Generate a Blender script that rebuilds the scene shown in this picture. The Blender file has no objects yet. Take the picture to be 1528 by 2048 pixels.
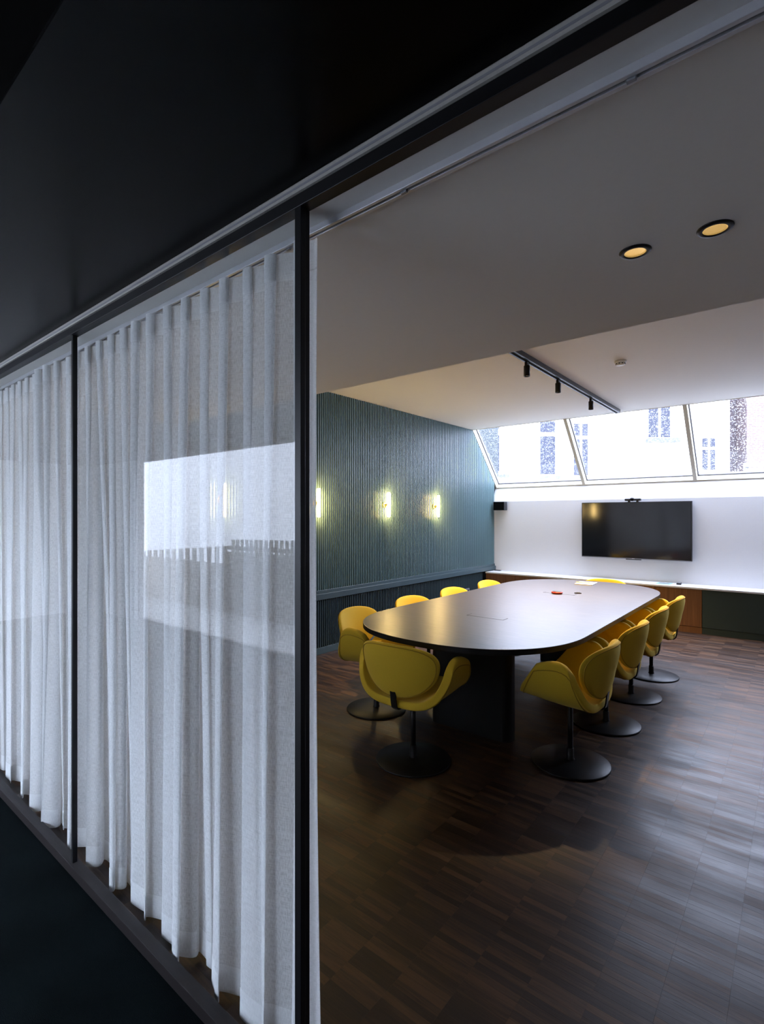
import bpy, bmesh, math, random
from mathutils import Vector, Matrix
random.seed(7)
PI = math.pi
scene = bpy.context.scene
COL = scene.collection

# ------------------------------------------------------------------ camera
F_PX, W_PX, H_PX = 1027.5, 1528.0, 2048.0
YAW = math.radians(39.0)
CAM = Vector((4.028, -0.769, 1.49))
HORIZON = 1033.0
cam_data = bpy.data.cameras.new('camera')
cam_data.sensor_fit = 'HORIZONTAL'
cam_data.sensor_width = 36.0
cam_data.lens = 36.0 * F_PX / W_PX
cam_data.shift_y = (HORIZON - H_PX / 2) / W_PX
cam_data.clip_start = 0.02
cam = bpy.data.objects.new('camera', cam_data)
COL.objects.link(cam)
cam.location = CAM
cam.rotation_euler = (PI / 2, 0, YAW)
scene.camera = cam
RIGHT = Vector((math.cos(YAW), math.sin(YAW), 0))
FWD = Vector((-math.sin(YAW), math.cos(YAW), 0))

def ray(u, v):
    return FWD + RIGHT * ((u - W_PX / 2) / F_PX) - Vector((0, 0, (v - HORIZON) / F_PX))
def project(p):
    d = Vector(p) - CAM
    w = d.dot(FWD)
    return (W_PX / 2 + F_PX * d.dot(RIGHT) / w, HORIZON - F_PX * d.z / w, w)

# ------------------------------------------------------------------ world and exposure
world = bpy.data.worlds.new('overcast_sky')
scene.world = world
world.use_nodes = True
bg = world.node_tree.nodes['Background']
bg.inputs['Color'].default_value = (0.71, 0.79, 1.0, 1)
bg.inputs['Strength'].default_value = 10.0
SPOT_W = 155.0          # each ceiling track spot
SCONCE_E = 64.0        # emission of the wall lamp tubes
vs = scene.view_settings
vs.view_transform = 'Standard'
vs.look = 'None'
vs.exposure = 0.9
vs.gamma = 1.0
vs.use_curve_mapping = False
cy = scene.cycles
cy.use_denoising = True
cy.max_bounces = 10
cy.diffuse_bounces = 5
cy.glossy_bounces = 4
cy.transmission_bounces = 6
cy.transparent_max_bounces = 24
cy.sample_clamp_indirect = 6.0
cy.caustics_reflective = False
cy.caustics_refractive = False

def portal(name, loc, rot, sx, sy):
    d = bpy.data.lights.new(name, 'AREA')
    d.shape = 'RECTANGLE'; d.size = sx; d.size_y = sy
    d.cycles.is_portal = True
    o = bpy.data.objects.new(name, d); COL.objects.link(o)
    o.location = loc; o.rotation_euler = rot
    return o

# ------------------------------------------------------------------ helpers
def mat_new(name):
    m = bpy.data.materials.new(name); m.use_nodes = True
    nt = m.node_tree
    return m, nt, nt.nodes, nt.links, nt.nodes['Principled BSDF']

def setp(b, **k):
    names = {'color': 'Base Color', 'rough': 'Roughness', 'metal': 'Metallic', 'spec': 'Specular IOR Level',
             'sheen': 'Sheen Weight', 'coat': 'Coat Weight', 'emit': 'Emission Color', 'estr': 'Emission Strength'}
    for a, v in k.items():
        if a in ('color', 'emit'): v = (*v, 1)
        b.inputs[names[a]].default_value = v

def plain(name, color, rough=0.6, bump=0.0, scale=200.0, var=0.06, **k):
    """plain procedural material: a little noise in tone, fine bump"""
    m, nt, N, L, b = mat_new(name)
    setp(b, color=color, rough=rough, **k)
    tc = N.new('ShaderNodeTexCoord')
    n = N.new('ShaderNodeTexNoise'); n.inputs['Scale'].default_value = scale; n.inputs['Detail'].default_value = 3
    L.new(tc.outputs['Object'], n.inputs['Vector'])
    if var:
        mx = N.new('ShaderNodeMix'); mx.data_type = 'RGBA'
        mx.inputs[6].default_value = (*[c * (1 - var) for c in color], 1)
        mx.inputs[7].default_value = (*[min(1, c * (1 + var)) for c in color], 1)
        L.new(n.outputs['Fac'], mx.inputs[0]); L.new(mx.outputs[2], b.inputs['Base Color'])
    if bump:
        bp = N.new('ShaderNodeBump'); bp.inputs['Strength'].default_value = bump; bp.inputs['Distance'].default_value = 0.001
        L.new(n.outputs['Fac'], bp.inputs['Height']); L.new(bp.outputs['Normal'], b.inputs['Normal'])
    return m

def emitter(name, color, strength):
    m, nt, N, L, b = mat_new(name)
    setp(b, color=(0, 0, 0), emit=color, estr=strength)
    return m

def wood(name, c1, c2, rough, axis='X', scale=1.0, bump=0.15, per_object=False, **k):
    """wood grain drawn out along an axis of the object"""
    m, nt, N, L, b = mat_new(name)
    setp(b, rough=rough, **k)
    tc = N.new('ShaderNodeTexCoord')
    mp = N.new('ShaderNodeMapping')
    s = {'X': (4.5, 70, 70), 'Y': (60, 2.2, 60), 'Z': (60, 60, 2.2)}[axis]
    mp.inputs['Scale'].default_value = [q * scale for q in s]
    n = N.new('ShaderNodeTexNoise'); n.inputs['Scale'].default_value = 1.0; n.inputs['Detail'].default_value = 6; n.inputs['Roughness'].default_value = 0.65
    n.inputs['Distortion'].default_value = 0.4
    L.new(tc.outputs['Object'], mp.inputs['Vector']); L.new(mp.outputs[0], n.inputs['Vector'])
    r = N.new('ShaderNodeValToRGB')
    r.color_ramp.elements[0].position = 0.34; r.color_ramp.elements[0].color = (*c1, 1)
    r.color_ramp.elements[1].position = 0.66; r.color_ramp.elements[1].color = (*c2, 1)
    L.new(n.outputs['Fac'], r.inputs['Fac']); L.new(r.outputs['Color'], b.inputs['Base Color'])
    bp = N.new('ShaderNodeBump'); bp.inputs['Strength'].default_value = bump; bp.inputs['Distance'].default_value = 0.001
    L.new(n.outputs['Fac'], bp.inputs['Height']); L.new(bp.outputs['Normal'], b.inputs['Normal'])
    return m

def tag(o, label=None, cat=None, group=None, kind=None):
    if label: o['label'] = label
    if cat: o['category'] = cat
    if group: o['group'] = group
    if kind: o['kind'] = kind
    return o

def obj(name, bm_or_me, mat, parent=None, smooth=False):
    if isinstance(bm_or_me, bmesh.types.BMesh):
        me = bpy.data.meshes.new(name)
        bmesh.ops.recalc_face_normals(bm_or_me, faces=bm_or_me.faces)
        bm_or_me.to_mesh(me); bm_or_me.free()
    else:
        me = bm_or_me
    if mat and not me.materials: me.materials.append(mat)
    if smooth:
        for p in me.polygons: p.use_smooth = True
    o = bpy.data.objects.new(name, me); COL.objects.link(o)
    if parent: o.parent = parent
    return o

def empty(name, loc=(0, 0, 0), rz=0.0):
    o = bpy.data.objects.new(name, None); COL.objects.link(o)
    o.empty_display_size = 0.1
    o.location = loc; o.rotation_euler = (0, 0, rz)
    return o

def box(x0, x1, y0, y1, z0, z1, bm=None, bevel=0.0, seg=2):
    bm0 = bmesh.new()
    vs_ = [bm0.verts.new((x, y, z)) for x in (x0, x1) for y in (y0, y1) for z in (z0, z1)]
    for f in ((0, 1, 3, 2), (4, 6, 7, 5), (0, 4, 5, 1), (2, 3, 7, 6), (0, 2, 6, 4), (1, 5, 7, 3)):
        bm0.faces.new([vs_[i] for i in f])
    bmesh.ops.recalc_face_normals(bm0, faces=bm0.faces)
    if bevel: bmesh.ops.bevel(bm0, geom=bm0.edges[:], offset=bevel, segments=seg, profile=0.5, affect='EDGES')
    if bm is None: return bm0
    me = bpy.data.meshes.new('t'); bm0.to_mesh(me); bm0.free(); bm.from_mesh(me); bpy.data.meshes.remove(me)
    return bm

def lathe(profile, seg=48, bm=None):
    """profile: list of (r, z); closed at r = 0 ends"""
    bm = bm or bmesh.new()
    rings = []
    for r, z in profile:
        if r < 1e-6: rings.append([bm.verts.new((0, 0, z))])
        else: rings.append([bm.verts.new((r * math.cos(2 * PI * i / seg), r * math.sin(2 * PI * i / seg), z)) for i in range(seg)])
    for a, b in zip(rings, rings[1:]):
        for i in range(seg):
            j = (i + 1) % seg
            if len(a) == 1 and len(b) == 1: continue
            if len(a) == 1: bm.faces.new((a[0], b[j], b[i]))
            elif len(b) == 1: bm.faces.new((a[i], a[j], b[0]))
            else: bm.faces.new((a[i], a[j], b[j], b[i]))
    return bm

def tube(points, r, seg=8, closed=False, bm=None):
    bm = bm or bmesh.new()
    pts = [Vector(p) for p in points]; n = len(pts)
    rings = []
    up = Vector((0, 0, 1))
    prev = None
    for i, p in enumerate(pts):
        if closed: t = pts[(i + 1) % n] - pts[i - 1]
        else: t = pts[min(i + 1, n - 1)] - pts[max(i - 1, 0)]
        t.normalize()
        if prev is None:
            a = t.cross(up)
            if a.length < 1e-3: a = t.cross(Vector((1, 0, 0)))
        else:
            a = prev - t * prev.dot(t)
        a.normalize(); prev = a
        b = t.cross(a)
        rings.append([bm.verts.new(p + (a * math.cos(2 * PI * k / seg) + b * math.sin(2 * PI * k / seg)) * r) for k in range(seg)])
    m = n if closed else n - 1
    for i in range(m):
        A, B = rings[i], rings[(i + 1) % n]
        for k in range(seg):
            bm.faces.new((A[k], A[(k + 1) % seg], B[(k + 1) % seg], B[k]))
    if not closed:
        bm.faces.new(rings[0]); bm.faces.new(rings[-1][::-1])
    return bm

def prism(outline, z0, z1, bevel=0.0, seg=2):
    """outline: list of (x, y)"""
    bm = bmesh.new()
    lo = [bm.verts.new((x, y, z0)) for x, y in outline]
    hi = [bm.verts.new((x, y, z1)) for x, y in outline]
    n = len(outline)
    bm.faces.new(hi); bm.faces.new(lo[::-1])
    side = []
    for i in range(n):
        j = (i + 1) % n
        bm.faces.new((lo[i], lo[j], hi[j], hi[i]))
    bmesh.ops.recalc_face_normals(bm, faces=bm.faces)
    if bevel:
        es = [e for e in bm.edges if abs(e.verts[0].co.z - e.verts[1].co.z) < 1e-6]
        bmesh.ops.bevel(bm, geom=es, offset=bevel, segments=seg, profile=0.5, affect='EDGES')
    return bm

def rounded_rect(cx, cy_, hx, hy, r, n=8):
    pts = []
    for (sx, sy, a0) in ((1, 1, 0), (-1, 1, 90), (-1, -1, 180), (1, -1, 270)):
        for i in range(n + 1):
            a = math.radians(a0 + 90 * i / n)
            pts.append((cx + sx * (hx - r) + r * math.cos(a), cy_ + sy * (hy - r) + r * math.sin(a)))
    return pts

def copy_tree(o, parent=None):
    c = o.copy(); COL.objects.link(c)
    if parent: c.parent = parent
    for ch in o.children: copy_tree(ch, c)
    return c

# ------------------------------------------------------------------ materials
M = {}
M['ceiling'] = plain('ceiling_paint', (0.82, 0.80, 0.77), 0.85, 0.05, 60, 0.02)
M['white_wall'] = plain('white_wall_paint', (0.80, 0.80, 0.82), 0.7, 0.05, 80, 0.02)
M['teal_rail'] = plain('shaded_teal_paint', (0.055, 0.092, 0.104), 0.36, 0.05, 120, 0.05)  # darker copy of the teal; shade on the lower slats is put into it
M['teal'] = plain('teal_paint', (0.145, 0.235, 0.248), 0.34, 0.05, 120, 0.05)
M['teal_dark'] = plain('teal_backing', (0.010, 0.016, 0.018), 0.7, 0, 50, 0.05)
M['black_metal'] = plain('black_metal', (0.006, 0.006, 0.007), 0.42, 0.04, 300, 0.1, spec=0.28)
M['brown_metal'] = plain('brown_metal_rail', (0.014, 0.011, 0.011), 0.5, 0.06, 120, 0.2, spec=0.25)
M['black_gloss'] = plain('black_lacquer_ceiling', (0.003, 0.003, 0.003), 0.26, 0.02, 6, 0.1, spec=0.10)
M['black_matt'] = plain('black_matt', (0.004, 0.004, 0.004), 0.9, 0, 50, 0.1, spec=0.05)
M['caulk'] = plain('plaster_strip', (0.42, 0.40, 0.37), 0.8, 0.3, 120, 0.12)
M['alu'] = plain('white_aluminium_track', (0.55, 0.55, 0.58), 0.35, 0, 50, 0.02, metal=0.3)
M['cream'] = plain('cream_window_paint', (0.78, 0.75, 0.64), 0.45, 0.03, 90, 0.03)
M['gasket'] = plain('grey_gasket', (0.10, 0.10, 0.12), 0.5, 0, 50, 0.05)
M['worktop'] = plain('white_worktop', (0.82, 0.82, 0.82), 0.3, 0, 60, 0.01)
M['green_front'] = plain('dark_green_lacquer', (0.035, 0.055, 0.05), 0.4, 0, 60, 0.04)
M['brass'] = plain('brass', (0.62, 0.43, 0.13), 0.28, 0, 60, 0.05, metal=1.0)
M['gold'] = plain('gold_reflector', (0.85, 0.60, 0.22), 0.25, 0.4, 120, 0.12, metal=1.0, emit=(1.0, 0.62, 0.18), estr=0.22)
M['tv_screen'] = plain('tv_glass', (0.006, 0.006, 0.008), 0.09, 0, 20, 0.0)
M['plastic'] = plain('black_plastic', (0.015, 0.015, 0.017), 0.45, 0.05, 200, 0.05)
M['grey_plastic'] = plain('grey_plastic', (0.25, 0.25, 0.27), 0.4, 0, 60, 0.04)
M['white_plastic'] = plain('white_plastic', (0.75, 0.75, 0.73), 0.45, 0, 60, 0.02)
M['paper'] = plain('paper', (0.8, 0.8, 0.78), 0.8, 0, 60, 0.02)
M['mint_paper'] = plain('mint_card', (0.35, 0.60, 0.58), 0.7, 0, 60, 0.05)
M['pencil'] = plain('pencil_yellow', (0.75, 0.55, 0.08), 0.5, 0, 60, 0.05)
M['red'] = plain('red_plastic', (0.62, 0.055, 0.03), 0.3, 0, 60, 0.05)
M['yard_render'] = plain('pale_render', (0.66, 0.66, 0.66), 0.9, 0.2, 3, 0.04)
M['facade'] = plain('white_painted_brick', (0.80, 0.80, 0.80), 0.9, 0.4, 3, 0.04)
M['far_pane'] = plain('far_window_glass', (0.03, 0.032, 0.045), 0.3, 0, 2, 0.3, spec=0.12)
M['stone'] = plain('stone_sill', (0.07, 0.072, 0.085), 0.8, 0.2, 12, 0.2)
M['wet_boards'] = plain('wet_grey_boards', (0.12, 0.115, 0.11), 0.8, 0.2, 8, 0.15)
M['timber'] = plain('weathered_boards', (0.30, 0.28, 0.25), 0.85, 0.2, 8, 0.15)
M['ground'] = plain('yard_concrete', (0.32, 0.32, 0.31), 0.9, 0.1, 3, 0.1)
M['corridor_wall'] = plain('corridor_wall_paint', (0.50, 0.50, 0.50), 0.7, 0, 20, 0.05)
M['right_wall'] = plain('grey_right_wall', (0.22, 0.22, 0.225), 0.7, 0, 20, 0.03)
M['table_wood'] = wood('stained_oak_table', (0.020, 0.014, 0.011), (0.070, 0.050, 0.040), 0.34, 'X', 1.5, 0.3, spec=0.75)
M['veneer'] = wood('walnut_veneer', (0.13, 0.055, 0.022), (0.24, 0.11, 0.045), 0.4, 'Z', 0.8, 0.05)
M['pedestal'] = plain('black_stained_pedestal', (0.006, 0.006, 0.006), 0.5, 0.1, 90, 0.1, spec=0.2)
M['tube'] = emitter('lamp_tube_glow', (1.0, 0.67, 0.24), SCONCE_E)
M['spot_lens'] = emitter('spot_lens_glow', (1.0, 0.66, 0.28), 3.0)

# fabric of the chairs
m, nt, N, L, b = mat_new('yellow_wool')
setp(b, rough=0.9, sheen=0.35)
b.inputs['Sheen Tint'].default_value = (1.0, 0.85, 0.3, 1)
tc = N.new('ShaderNodeTexCoord')
n1 = N.new('ShaderNodeTexNoise'); n1.inputs['Scale'].default_value = 420; n1.inputs['Detail'].default_value = 2
n2 = N.new('ShaderNodeTexNoise'); n2.inputs['Scale'].default_value = 9
L.new(tc.outputs['Object'], n1.inputs['Vector']); L.new(tc.outputs['Object'], n2.inputs['Vector'])
mx = N.new('ShaderNodeMix'); mx.data_type = 'RGBA'
mx.inputs[6].default_value = (0.52, 0.335, 0.012, 1); mx.inputs[7].default_value = (0.68, 0.46, 0.02, 1)
L.new(n1.outputs['Fac'], mx.inputs[0]); L.new(mx.outputs[2], b.inputs['Base Color'])
bp = N.new('ShaderNodeBump'); bp.inputs['Strength'].default_value = 0.35; bp.inputs['Distance'].default_value = 0.001
L.new(n1.outputs['Fac'], bp.inputs['Height']); L.new(bp.outputs['Normal'], b.inputs['Normal'])
M['wool'] = m
M['piping'] = plain('yellow_piping', (0.36, 0.23, 0.01), 0.9, 0.2, 300, 0.1)

# carpet
m, nt, N, L, b = mat_new('dark_teal_carpet')
setp(b, rough=1.0, spec=0.04)
tc = N.new('ShaderNodeTexCoord')
n1 = N.new('ShaderNodeTexNoise'); n1.inputs['Scale'].default_value = 350; n1.inputs['Detail'].default_value = 4
n2 = N.new('ShaderNodeTexNoise'); n2.inputs['Scale'].default_value = 4; n2.inputs['Detail'].default_value = 3
ad = N.new('ShaderNodeMath'); ad.operation = 'MULTIPLY'
L.new(tc.outputs['Object'], n1.inputs['Vector']); L.new(tc.outputs['Object'], n2.inputs['Vector'])
L.new(n1.outputs['Fac'], ad.inputs[0]); L.new(n2.outputs['Fac'], ad.inputs[1])
r = N.new('ShaderNodeValToRGB')
r.color_ramp.elements[0].position = 0.1; r.color_ramp.elements[0].color = (0.001, 0.002, 0.0022, 1)
r.color_ramp.elements[1].position = 0.42; r.color_ramp.elements[1].color = (0.0045, 0.008, 0.009, 1)
L.new(ad.outputs[0], r.inputs['Fac']); L.new(r.outputs['Color'], b.inputs['Base Color'])
bp = N.new('ShaderNodeBump'); bp.inputs['Strength'].default_value = 0.8; bp.inputs['Distance'].default_value = 0.003
L.new(n1.outputs['Fac'], bp.inputs['Height']); L.new(bp.outputs['Normal'], b.inputs['Normal'])
M['carpet'] = m

# parquet: each strip draws its own tone from its place in the grid
STRIP_L, STRIP_W = 0.168, 0.0275
m, nt, N, L, b = mat_new('smoked_oak_parquet')
setp(b, spec=0.4)
geo = N.new('ShaderNodeNewGeometry')
sep = N.new('ShaderNodeSeparateXYZ'); L.new(geo.outputs['Position'], sep.inputs[0])
def cell(sock, size):
    d = N.new('ShaderNodeMath'); d.operation = 'DIVIDE'; d.inputs[1].default_value = size
    f = N.new('ShaderNodeMath'); f.operation = 'FLOOR'
    L.new(sock, d.inputs[0]); L.new(d.outputs[0], f.inputs[0]); return f.outputs[0]
cxs, cys = cell(sep.outputs['X'], STRIP_L), cell(sep.outputs['Y'], STRIP_W)
comb = N.new('ShaderNodeCombineXYZ'); L.new(cxs, comb.inputs[0]); L.new(cys, comb.inputs[1])
wn = N.new('ShaderNodeTexWhiteNoise'); wn.noise_dimensions = '2D'; L.new(comb.outputs[0], wn.inputs['Vector'])
mp = N.new('ShaderNodeMapping'); mp.inputs['Scale'].default_value = (9, 120, 1); L.new(geo.outputs['Position'], mp.inputs['Vector'])
off = N.new('ShaderNodeVectorMath'); off.operation = 'ADD'
sc = N.new('ShaderNodeVectorMath'); sc.operation = 'SCALE'; sc.inputs['Scale'].default_value = 17.0
L.new(wn.outputs['Color'], sc.inputs[0]); L.new(mp.outputs[0], off.inputs[0]); L.new(sc.outputs[0], off.inputs[1])
gn = N.new('ShaderNodeTexNoise'); gn.inputs['Scale'].default_value = 1.0; gn.inputs['Detail'].default_value = 5; gn.inputs['Distortion'].default_value = 0.6
L.new(off.outputs[0], gn.inputs['Vector'])
big = N.new('ShaderNodeTexNoise'); big.inputs['Scale'].default_value = 2.6; big.inputs['Detail'].default_value = 5
mpb = N.new('ShaderNodeMapping'); mpb.inputs['Scale'].default_value = (0.7, 2.2, 1); L.new(geo.outputs['Position'], mpb.inputs['Vector']); L.new(mpb.outputs[0], big.inputs['Vector'])
a1 = N.new('ShaderNodeMath'); a1.operation = 'MULTIPLY_ADD'; a1.inputs[1].default_value = 0.55
L.new(wn.outputs['Value'], a1.inputs[0])
g2 = N.new('ShaderNodeMath'); g2.operation = 'MULTIPLY'; g2.inputs[1].default_value = 0.75
L.new(gn.outputs['Fac'], g2.inputs[0]); L.new(g2.outputs[0], a1.inputs[2])
r = N.new('ShaderNodeValToRGB')
e = r.color_ramp.elements
e[0].position = 0.22; e[0].color = (0.009, 0.0055, 0.0045, 1)
e[1].position = 0.95; e[1].color = (0.080, 0.040, 0.018, 1)
q = r.color_ramp.elements.new(0.6); q.color = (0.029, 0.0145, 0.0085, 1)
L.new(a1.outputs[0], r.inputs['Fac']); L.new(r.outputs['Color'], b.inputs['Base Color'])
rr = N.new('ShaderNodeMapRange'); rr.inputs['From Min'].default_value = 0.25; rr.inputs['From Max'].default_value = 0.75; rr.inputs['To Min'].default_value = 0.31; rr.inputs['To Max'].default_value = 0.58
rm = N.new('ShaderNodeMath'); rm.operation = 'MULTIPLY_ADD'; rm.inputs[1].default_value = 0.14
rb = N.new('ShaderNodeMath'); rb.operation = 'MULTIPLY'; rb.inputs[1].default_value = 0.9
L.new(big.outputs['Fac'], rb.inputs[0]); L.new(wn.outputs['Value'], rm.inputs[0]); L.new(rb.outputs[0], rm.inputs[2])
L.new(rm.outputs[0], rr.inputs['Value']); L.new(rr.outputs[0], b.inputs['Roughness'])
bp = N.new('ShaderNodeBump'); bp.inputs['Strength'].default_value = 0.35; bp.inputs['Distance'].default_value = 0.0012
L.new(gn.outputs['Fac'], bp.inputs['Height']); L.new(bp.outputs['Normal'], b.inputs['Normal'])
M['parquet'] = m
M['joint'] = plain('parquet_joint', (0.006, 0.005, 0.004), 0.9, 0, 30, 0.1)

# thin clear glass: looks through, mirrors by angle
def thin_glass(name, tint=(0.95, 0.97, 0.97), drops=False):
    m = bpy.data.materials.new(name); m.use_nodes = True
    nt = m.node_tree; N, L = nt.nodes, nt.links
    for n in list(N): N.remove(n)
    out = N.new('ShaderNodeOutputMaterial')
    tr = N.new('ShaderNodeBsdfTransparent'); tr.inputs['Color'].default_value = (*tint, 1)
    gl = N.new('ShaderNodeBsdfGlossy'); gl.inputs['Roughness'].default_value = 0.0
    # Schlick's law on the unsigned angle, both faces of the sheet counted
    ge = N.new('ShaderNodeNewGeometry')
    dt = N.new('ShaderNodeVectorMath'); dt.operation = 'DOT_PRODUCT'
    L.new(ge.outputs['Normal'], dt.inputs[0]); L.new(ge.outputs['Incoming'], dt.inputs[1])
    ab = N.new('ShaderNodeMath'); ab.operation = 'ABSOLUTE'; L.new(dt.outputs['Value'], ab.inputs[0])
    iv = N.new('ShaderNodeMath'); iv.operation = 'SUBTRACT'; iv.inputs[0].default_value = 1.0; L.new(ab.outputs[0], iv.inputs[1])
    pw = N.new('ShaderNodeMath'); pw.operation = 'POWER'; pw.inputs[1].default_value = 5.0; L.new(iv.outputs[0], pw.inputs[0])
    k = N.new('ShaderNodeMath'); k.operation = 'MULTIPLY_ADD'; k.inputs[1].default_value = 0.92; k.inputs[2].default_value = 0.075; k.use_clamp = True
    L.new(pw.outputs[0], k.inputs[0])
    mix = N.new('ShaderNodeMixShader')
    L.new(k.outputs[0], mix.inputs[0]); L.new(tr.outputs[0], mix.inputs[1]); L.new(gl.outputs[0], mix.inputs[2])
    last = mix
    if drops:
        tcn = N.new('ShaderNodeTexCoord')
        vo = N.new('ShaderNodeTexVoronoi'); vo.inputs['Scale'].default_value = 60; vo.inputs['Randomness'].default_value = 1.0
        L.new(tcn.outputs['Object'], vo.inputs['Vector'])
        no = N.new('ShaderNodeTexNoise'); no.inputs['Scale'].default_value = 40
        L.new(tcn.outputs['Object'], no.inputs['Vector'])
        sm = N.new('ShaderNodeMath'); sm.operation = 'SUBTRACT'
        L.new(no.outputs['Fac'], sm.inputs[0]); L.new(vo.outputs['Distance'], sm.inputs[1])
        rp = N.new('ShaderNodeMapRange'); rp.inputs['From Min'].default_value = 0.08; rp.inputs['From Max'].default_value = 0.16
        rp.inputs['To Max'].default_value = 0.09
        L.new(sm.outputs[0], rp.inputs['Value'])
        tl = N.new('ShaderNodeBsdfTranslucent'); tl.inputs['Color'].default_value = (0.9, 0.92, 0.97, 1)
        mx2 = N.new('ShaderNodeMixShader')
        L.new(rp.outputs[0], mx2.inputs[0]); L.new(mix.outputs[0], mx2.inputs[1]); L.new(tl.outputs[0], mx2.inputs[2])
        last = mx2
    L.new(last.outputs[0], out.inputs['Surface'])
    return m
M['glass'] = thin_glass('partition_glass')
M['wet_glass'] = thin_glass('rain_wet_glass', (0.93, 0.95, 1.0), True)

# sheer linen: threads let light and sight through
def sheer(name, open_lo, open_hi):
    m = bpy.data.materials.new(name); m.use_nodes = True
    nt = m.node_tree; N, L = nt.nodes, nt.links
    for n in list(N): N.remove(n)
    out = N.new('ShaderNodeOutputMaterial')
    df = N.new('ShaderNodeBsdfDiffuse'); df.inputs['Color'].default_value = (0.97, 0.97, 0.97, 1)
    tl = N.new('ShaderNodeBsdfTranslucent'); tl.inputs['Color'].default_value = (0.92, 0.92, 0.93, 1)
    cloth = N.new('ShaderNodeMixShader'); cloth.inputs[0].default_value = 0.26
    L.new(df.outputs[0], cloth.inputs[1]); L.new(tl.outputs[0], cloth.inputs[2])
    tr = N.new('ShaderNodeBsdfTransparent'); tr.inputs['Color'].default_value = (1, 1, 1, 1)
    uv = N.new('ShaderNodeUVMap')
    fs = []
    for scl in ((800, 70, 1), (60, 800, 1)):
        mp = N.new('ShaderNodeMapping'); mp.inputs['Scale'].default_value = scl
        no = N.new('ShaderNodeTexNoise'); no.inputs['Scale'].default_value = 1.0; no.inputs['Detail'].default_value = 1
        L.new(uv.outputs[0], mp.inputs['Vector']); L.new(mp.outputs[0], no.inputs['Vector']); fs.append(no)
    ad = N.new('ShaderNodeMath'); ad.operation = 'MULTIPLY'
    L.new(fs[0].outputs['Fac'], ad.inputs[0]); L.new(fs[1].outputs['Fac'], ad.inputs[1])
    mr = N.new('ShaderNodeMapRange'); mr.inputs['From Min'].default_value = 0.14; mr.inputs['From Max'].default_value = 0.38
    mr.inputs['To Min'].default_value = open_lo; mr.inputs['To Max'].default_value = open_hi
    L.new(ad.outputs[0], mr.inputs['Value'])
    mix = N.new('ShaderNodeMixShader')
    L.new(mr.outputs[0], mix.inputs[0]); L.new(cloth.outputs[0], mix.inputs[1]); L.new(tr.outputs[0], mix.inputs[2])
    L.new(mix.outputs[0], out.inputs['Surface'])
    return m
M['sheer'] = sheer('sheer_white_linen', 0.12, 0.38)
M['sheer_double'] = sheer('doubled_white_linen', 0.02, 0.18)

# brick of the far wall
def brick_mat(name, c1, c2, mortar):
    m, nt, N, L, b = mat_new(name)
    setp(b, rough=0.9)
    tc = N.new('ShaderNodeTexCoord')
    br = N.new('ShaderNodeTexBrick'); br.inputs['Scale'].default_value = 1.0
    br.inputs['Color1'].default_value = (*c1, 1); br.inputs['Color2'].default_value = (*c2, 1); br.inputs['Mortar'].default_value = (*mortar, 1)
    br.inputs['Brick Width'].default_value = 0.22; br.inputs['Row Height'].default_value = 0.07; br.inputs['Mortar Size'].default_value = 0.01
    mp = N.new('ShaderNodeMapping'); mp.inputs['Rotation'].default_value = (PI / 2, 0, 0)
    L.new(tc.outputs['Object'], mp.inputs['Vector']); L.new(mp.outputs[0], br.inputs['Vector']); L.new(br.outputs['Color'], b.inputs['Base Color'])
    return m
M['brick_dark'] = brick_mat('dark_brick', (0.050, 0.034, 0.034), (0.035, 0.025, 0.027), (0.075, 0.066, 0.07))
M['brick_red'] = brick_mat('red_brick', (0.115, 0.078, 0.072), (0.095, 0.066, 0.064), (0.14, 0.125, 0.125))

# ------------------------------------------------------------------ dimensions
P = 0.095              # plane of the glass partition
Z1 = 2.250             # low ceiling by the glass
Z2 = 2.863             # high ceiling
YE = 1.457             # edge of the low ceiling
YW = 7.22              # screen wall
XR = 5.2               # right wall
SKY_T = (6.463, Z2)    # skylight top (y, z)
SKY_B = (7.315, 1.962)
ZC = 2.301             # corridor ceiling

# ------------------------------------------------------------------ structure: floors
floor = obj('floor', box(-0.05, XR, P, YW + 0.1, -0.12, -0.004), M['joint'])
tag(floor, 'dark smoked oak strip parquet floor of the meeting room', 'floor', kind='structure')
nx, ny = int(XR / STRIP_L) + 1, int((YW - 0.04) / STRIP_W) + 1
cells = []
for i in range(0, nx):
    for j in range(4, ny):
        x, y = (i + 0.5) * STRIP_L, (j + 0.5) * STRIP_W
        if x > XR - 0.05: continue
        u, v, w = project((x, y, 0))
        if w > 0.1 and 645 < u < 1560 and v < 2090: cells.append((w, i, j))
cells.sort()
near = {(i, j) for w, i, j in cells[:300]}
def strip_geo(verts, faces, x0, y0, dz):
    g, c = 0.00012, 0.00008
    k = len(verts)
    a, b_, z = STRIP_L, STRIP_W, dz
    verts += [(x0 + g, y0 + g, -0.004), (x0 + a - g, y0 + g, -0.004), (x0 + a - g, y0 + b_ - g, -0.004), (x0 + g, y0 + b_ - g, -0.004),
              (x0 + g, y0 + g, z - c), (x0 + a - g, y0 + g, z - c), (x0 + a - g, y0 + b_ - g, z - c), (x0 + g, y0 + b_ - g, z - c),
              (x0 + g + c, y0 + g + c, z), (x0 + a - g - c, y0 + g + c, z), (x0 + a - g - c, y0 + b_ - g - c, z), (x0 + g + c, y0 + b_ - g - c, z)]
    for q in range(4):
        p = (q + 1) % 4
        faces.append((k + q, k + p, k + 4 + p, k + 4 + q))
        faces.append((k + 4 + q, k + 4 + p, k + 8 + p, k + 8 + q))
    faces.append((k + 8, k + 9, k + 10, k + 11))
vv, ff = [], []
strip_geo(vv, ff, -STRIP_L / 2, -STRIP_W / 2, 0)
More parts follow.
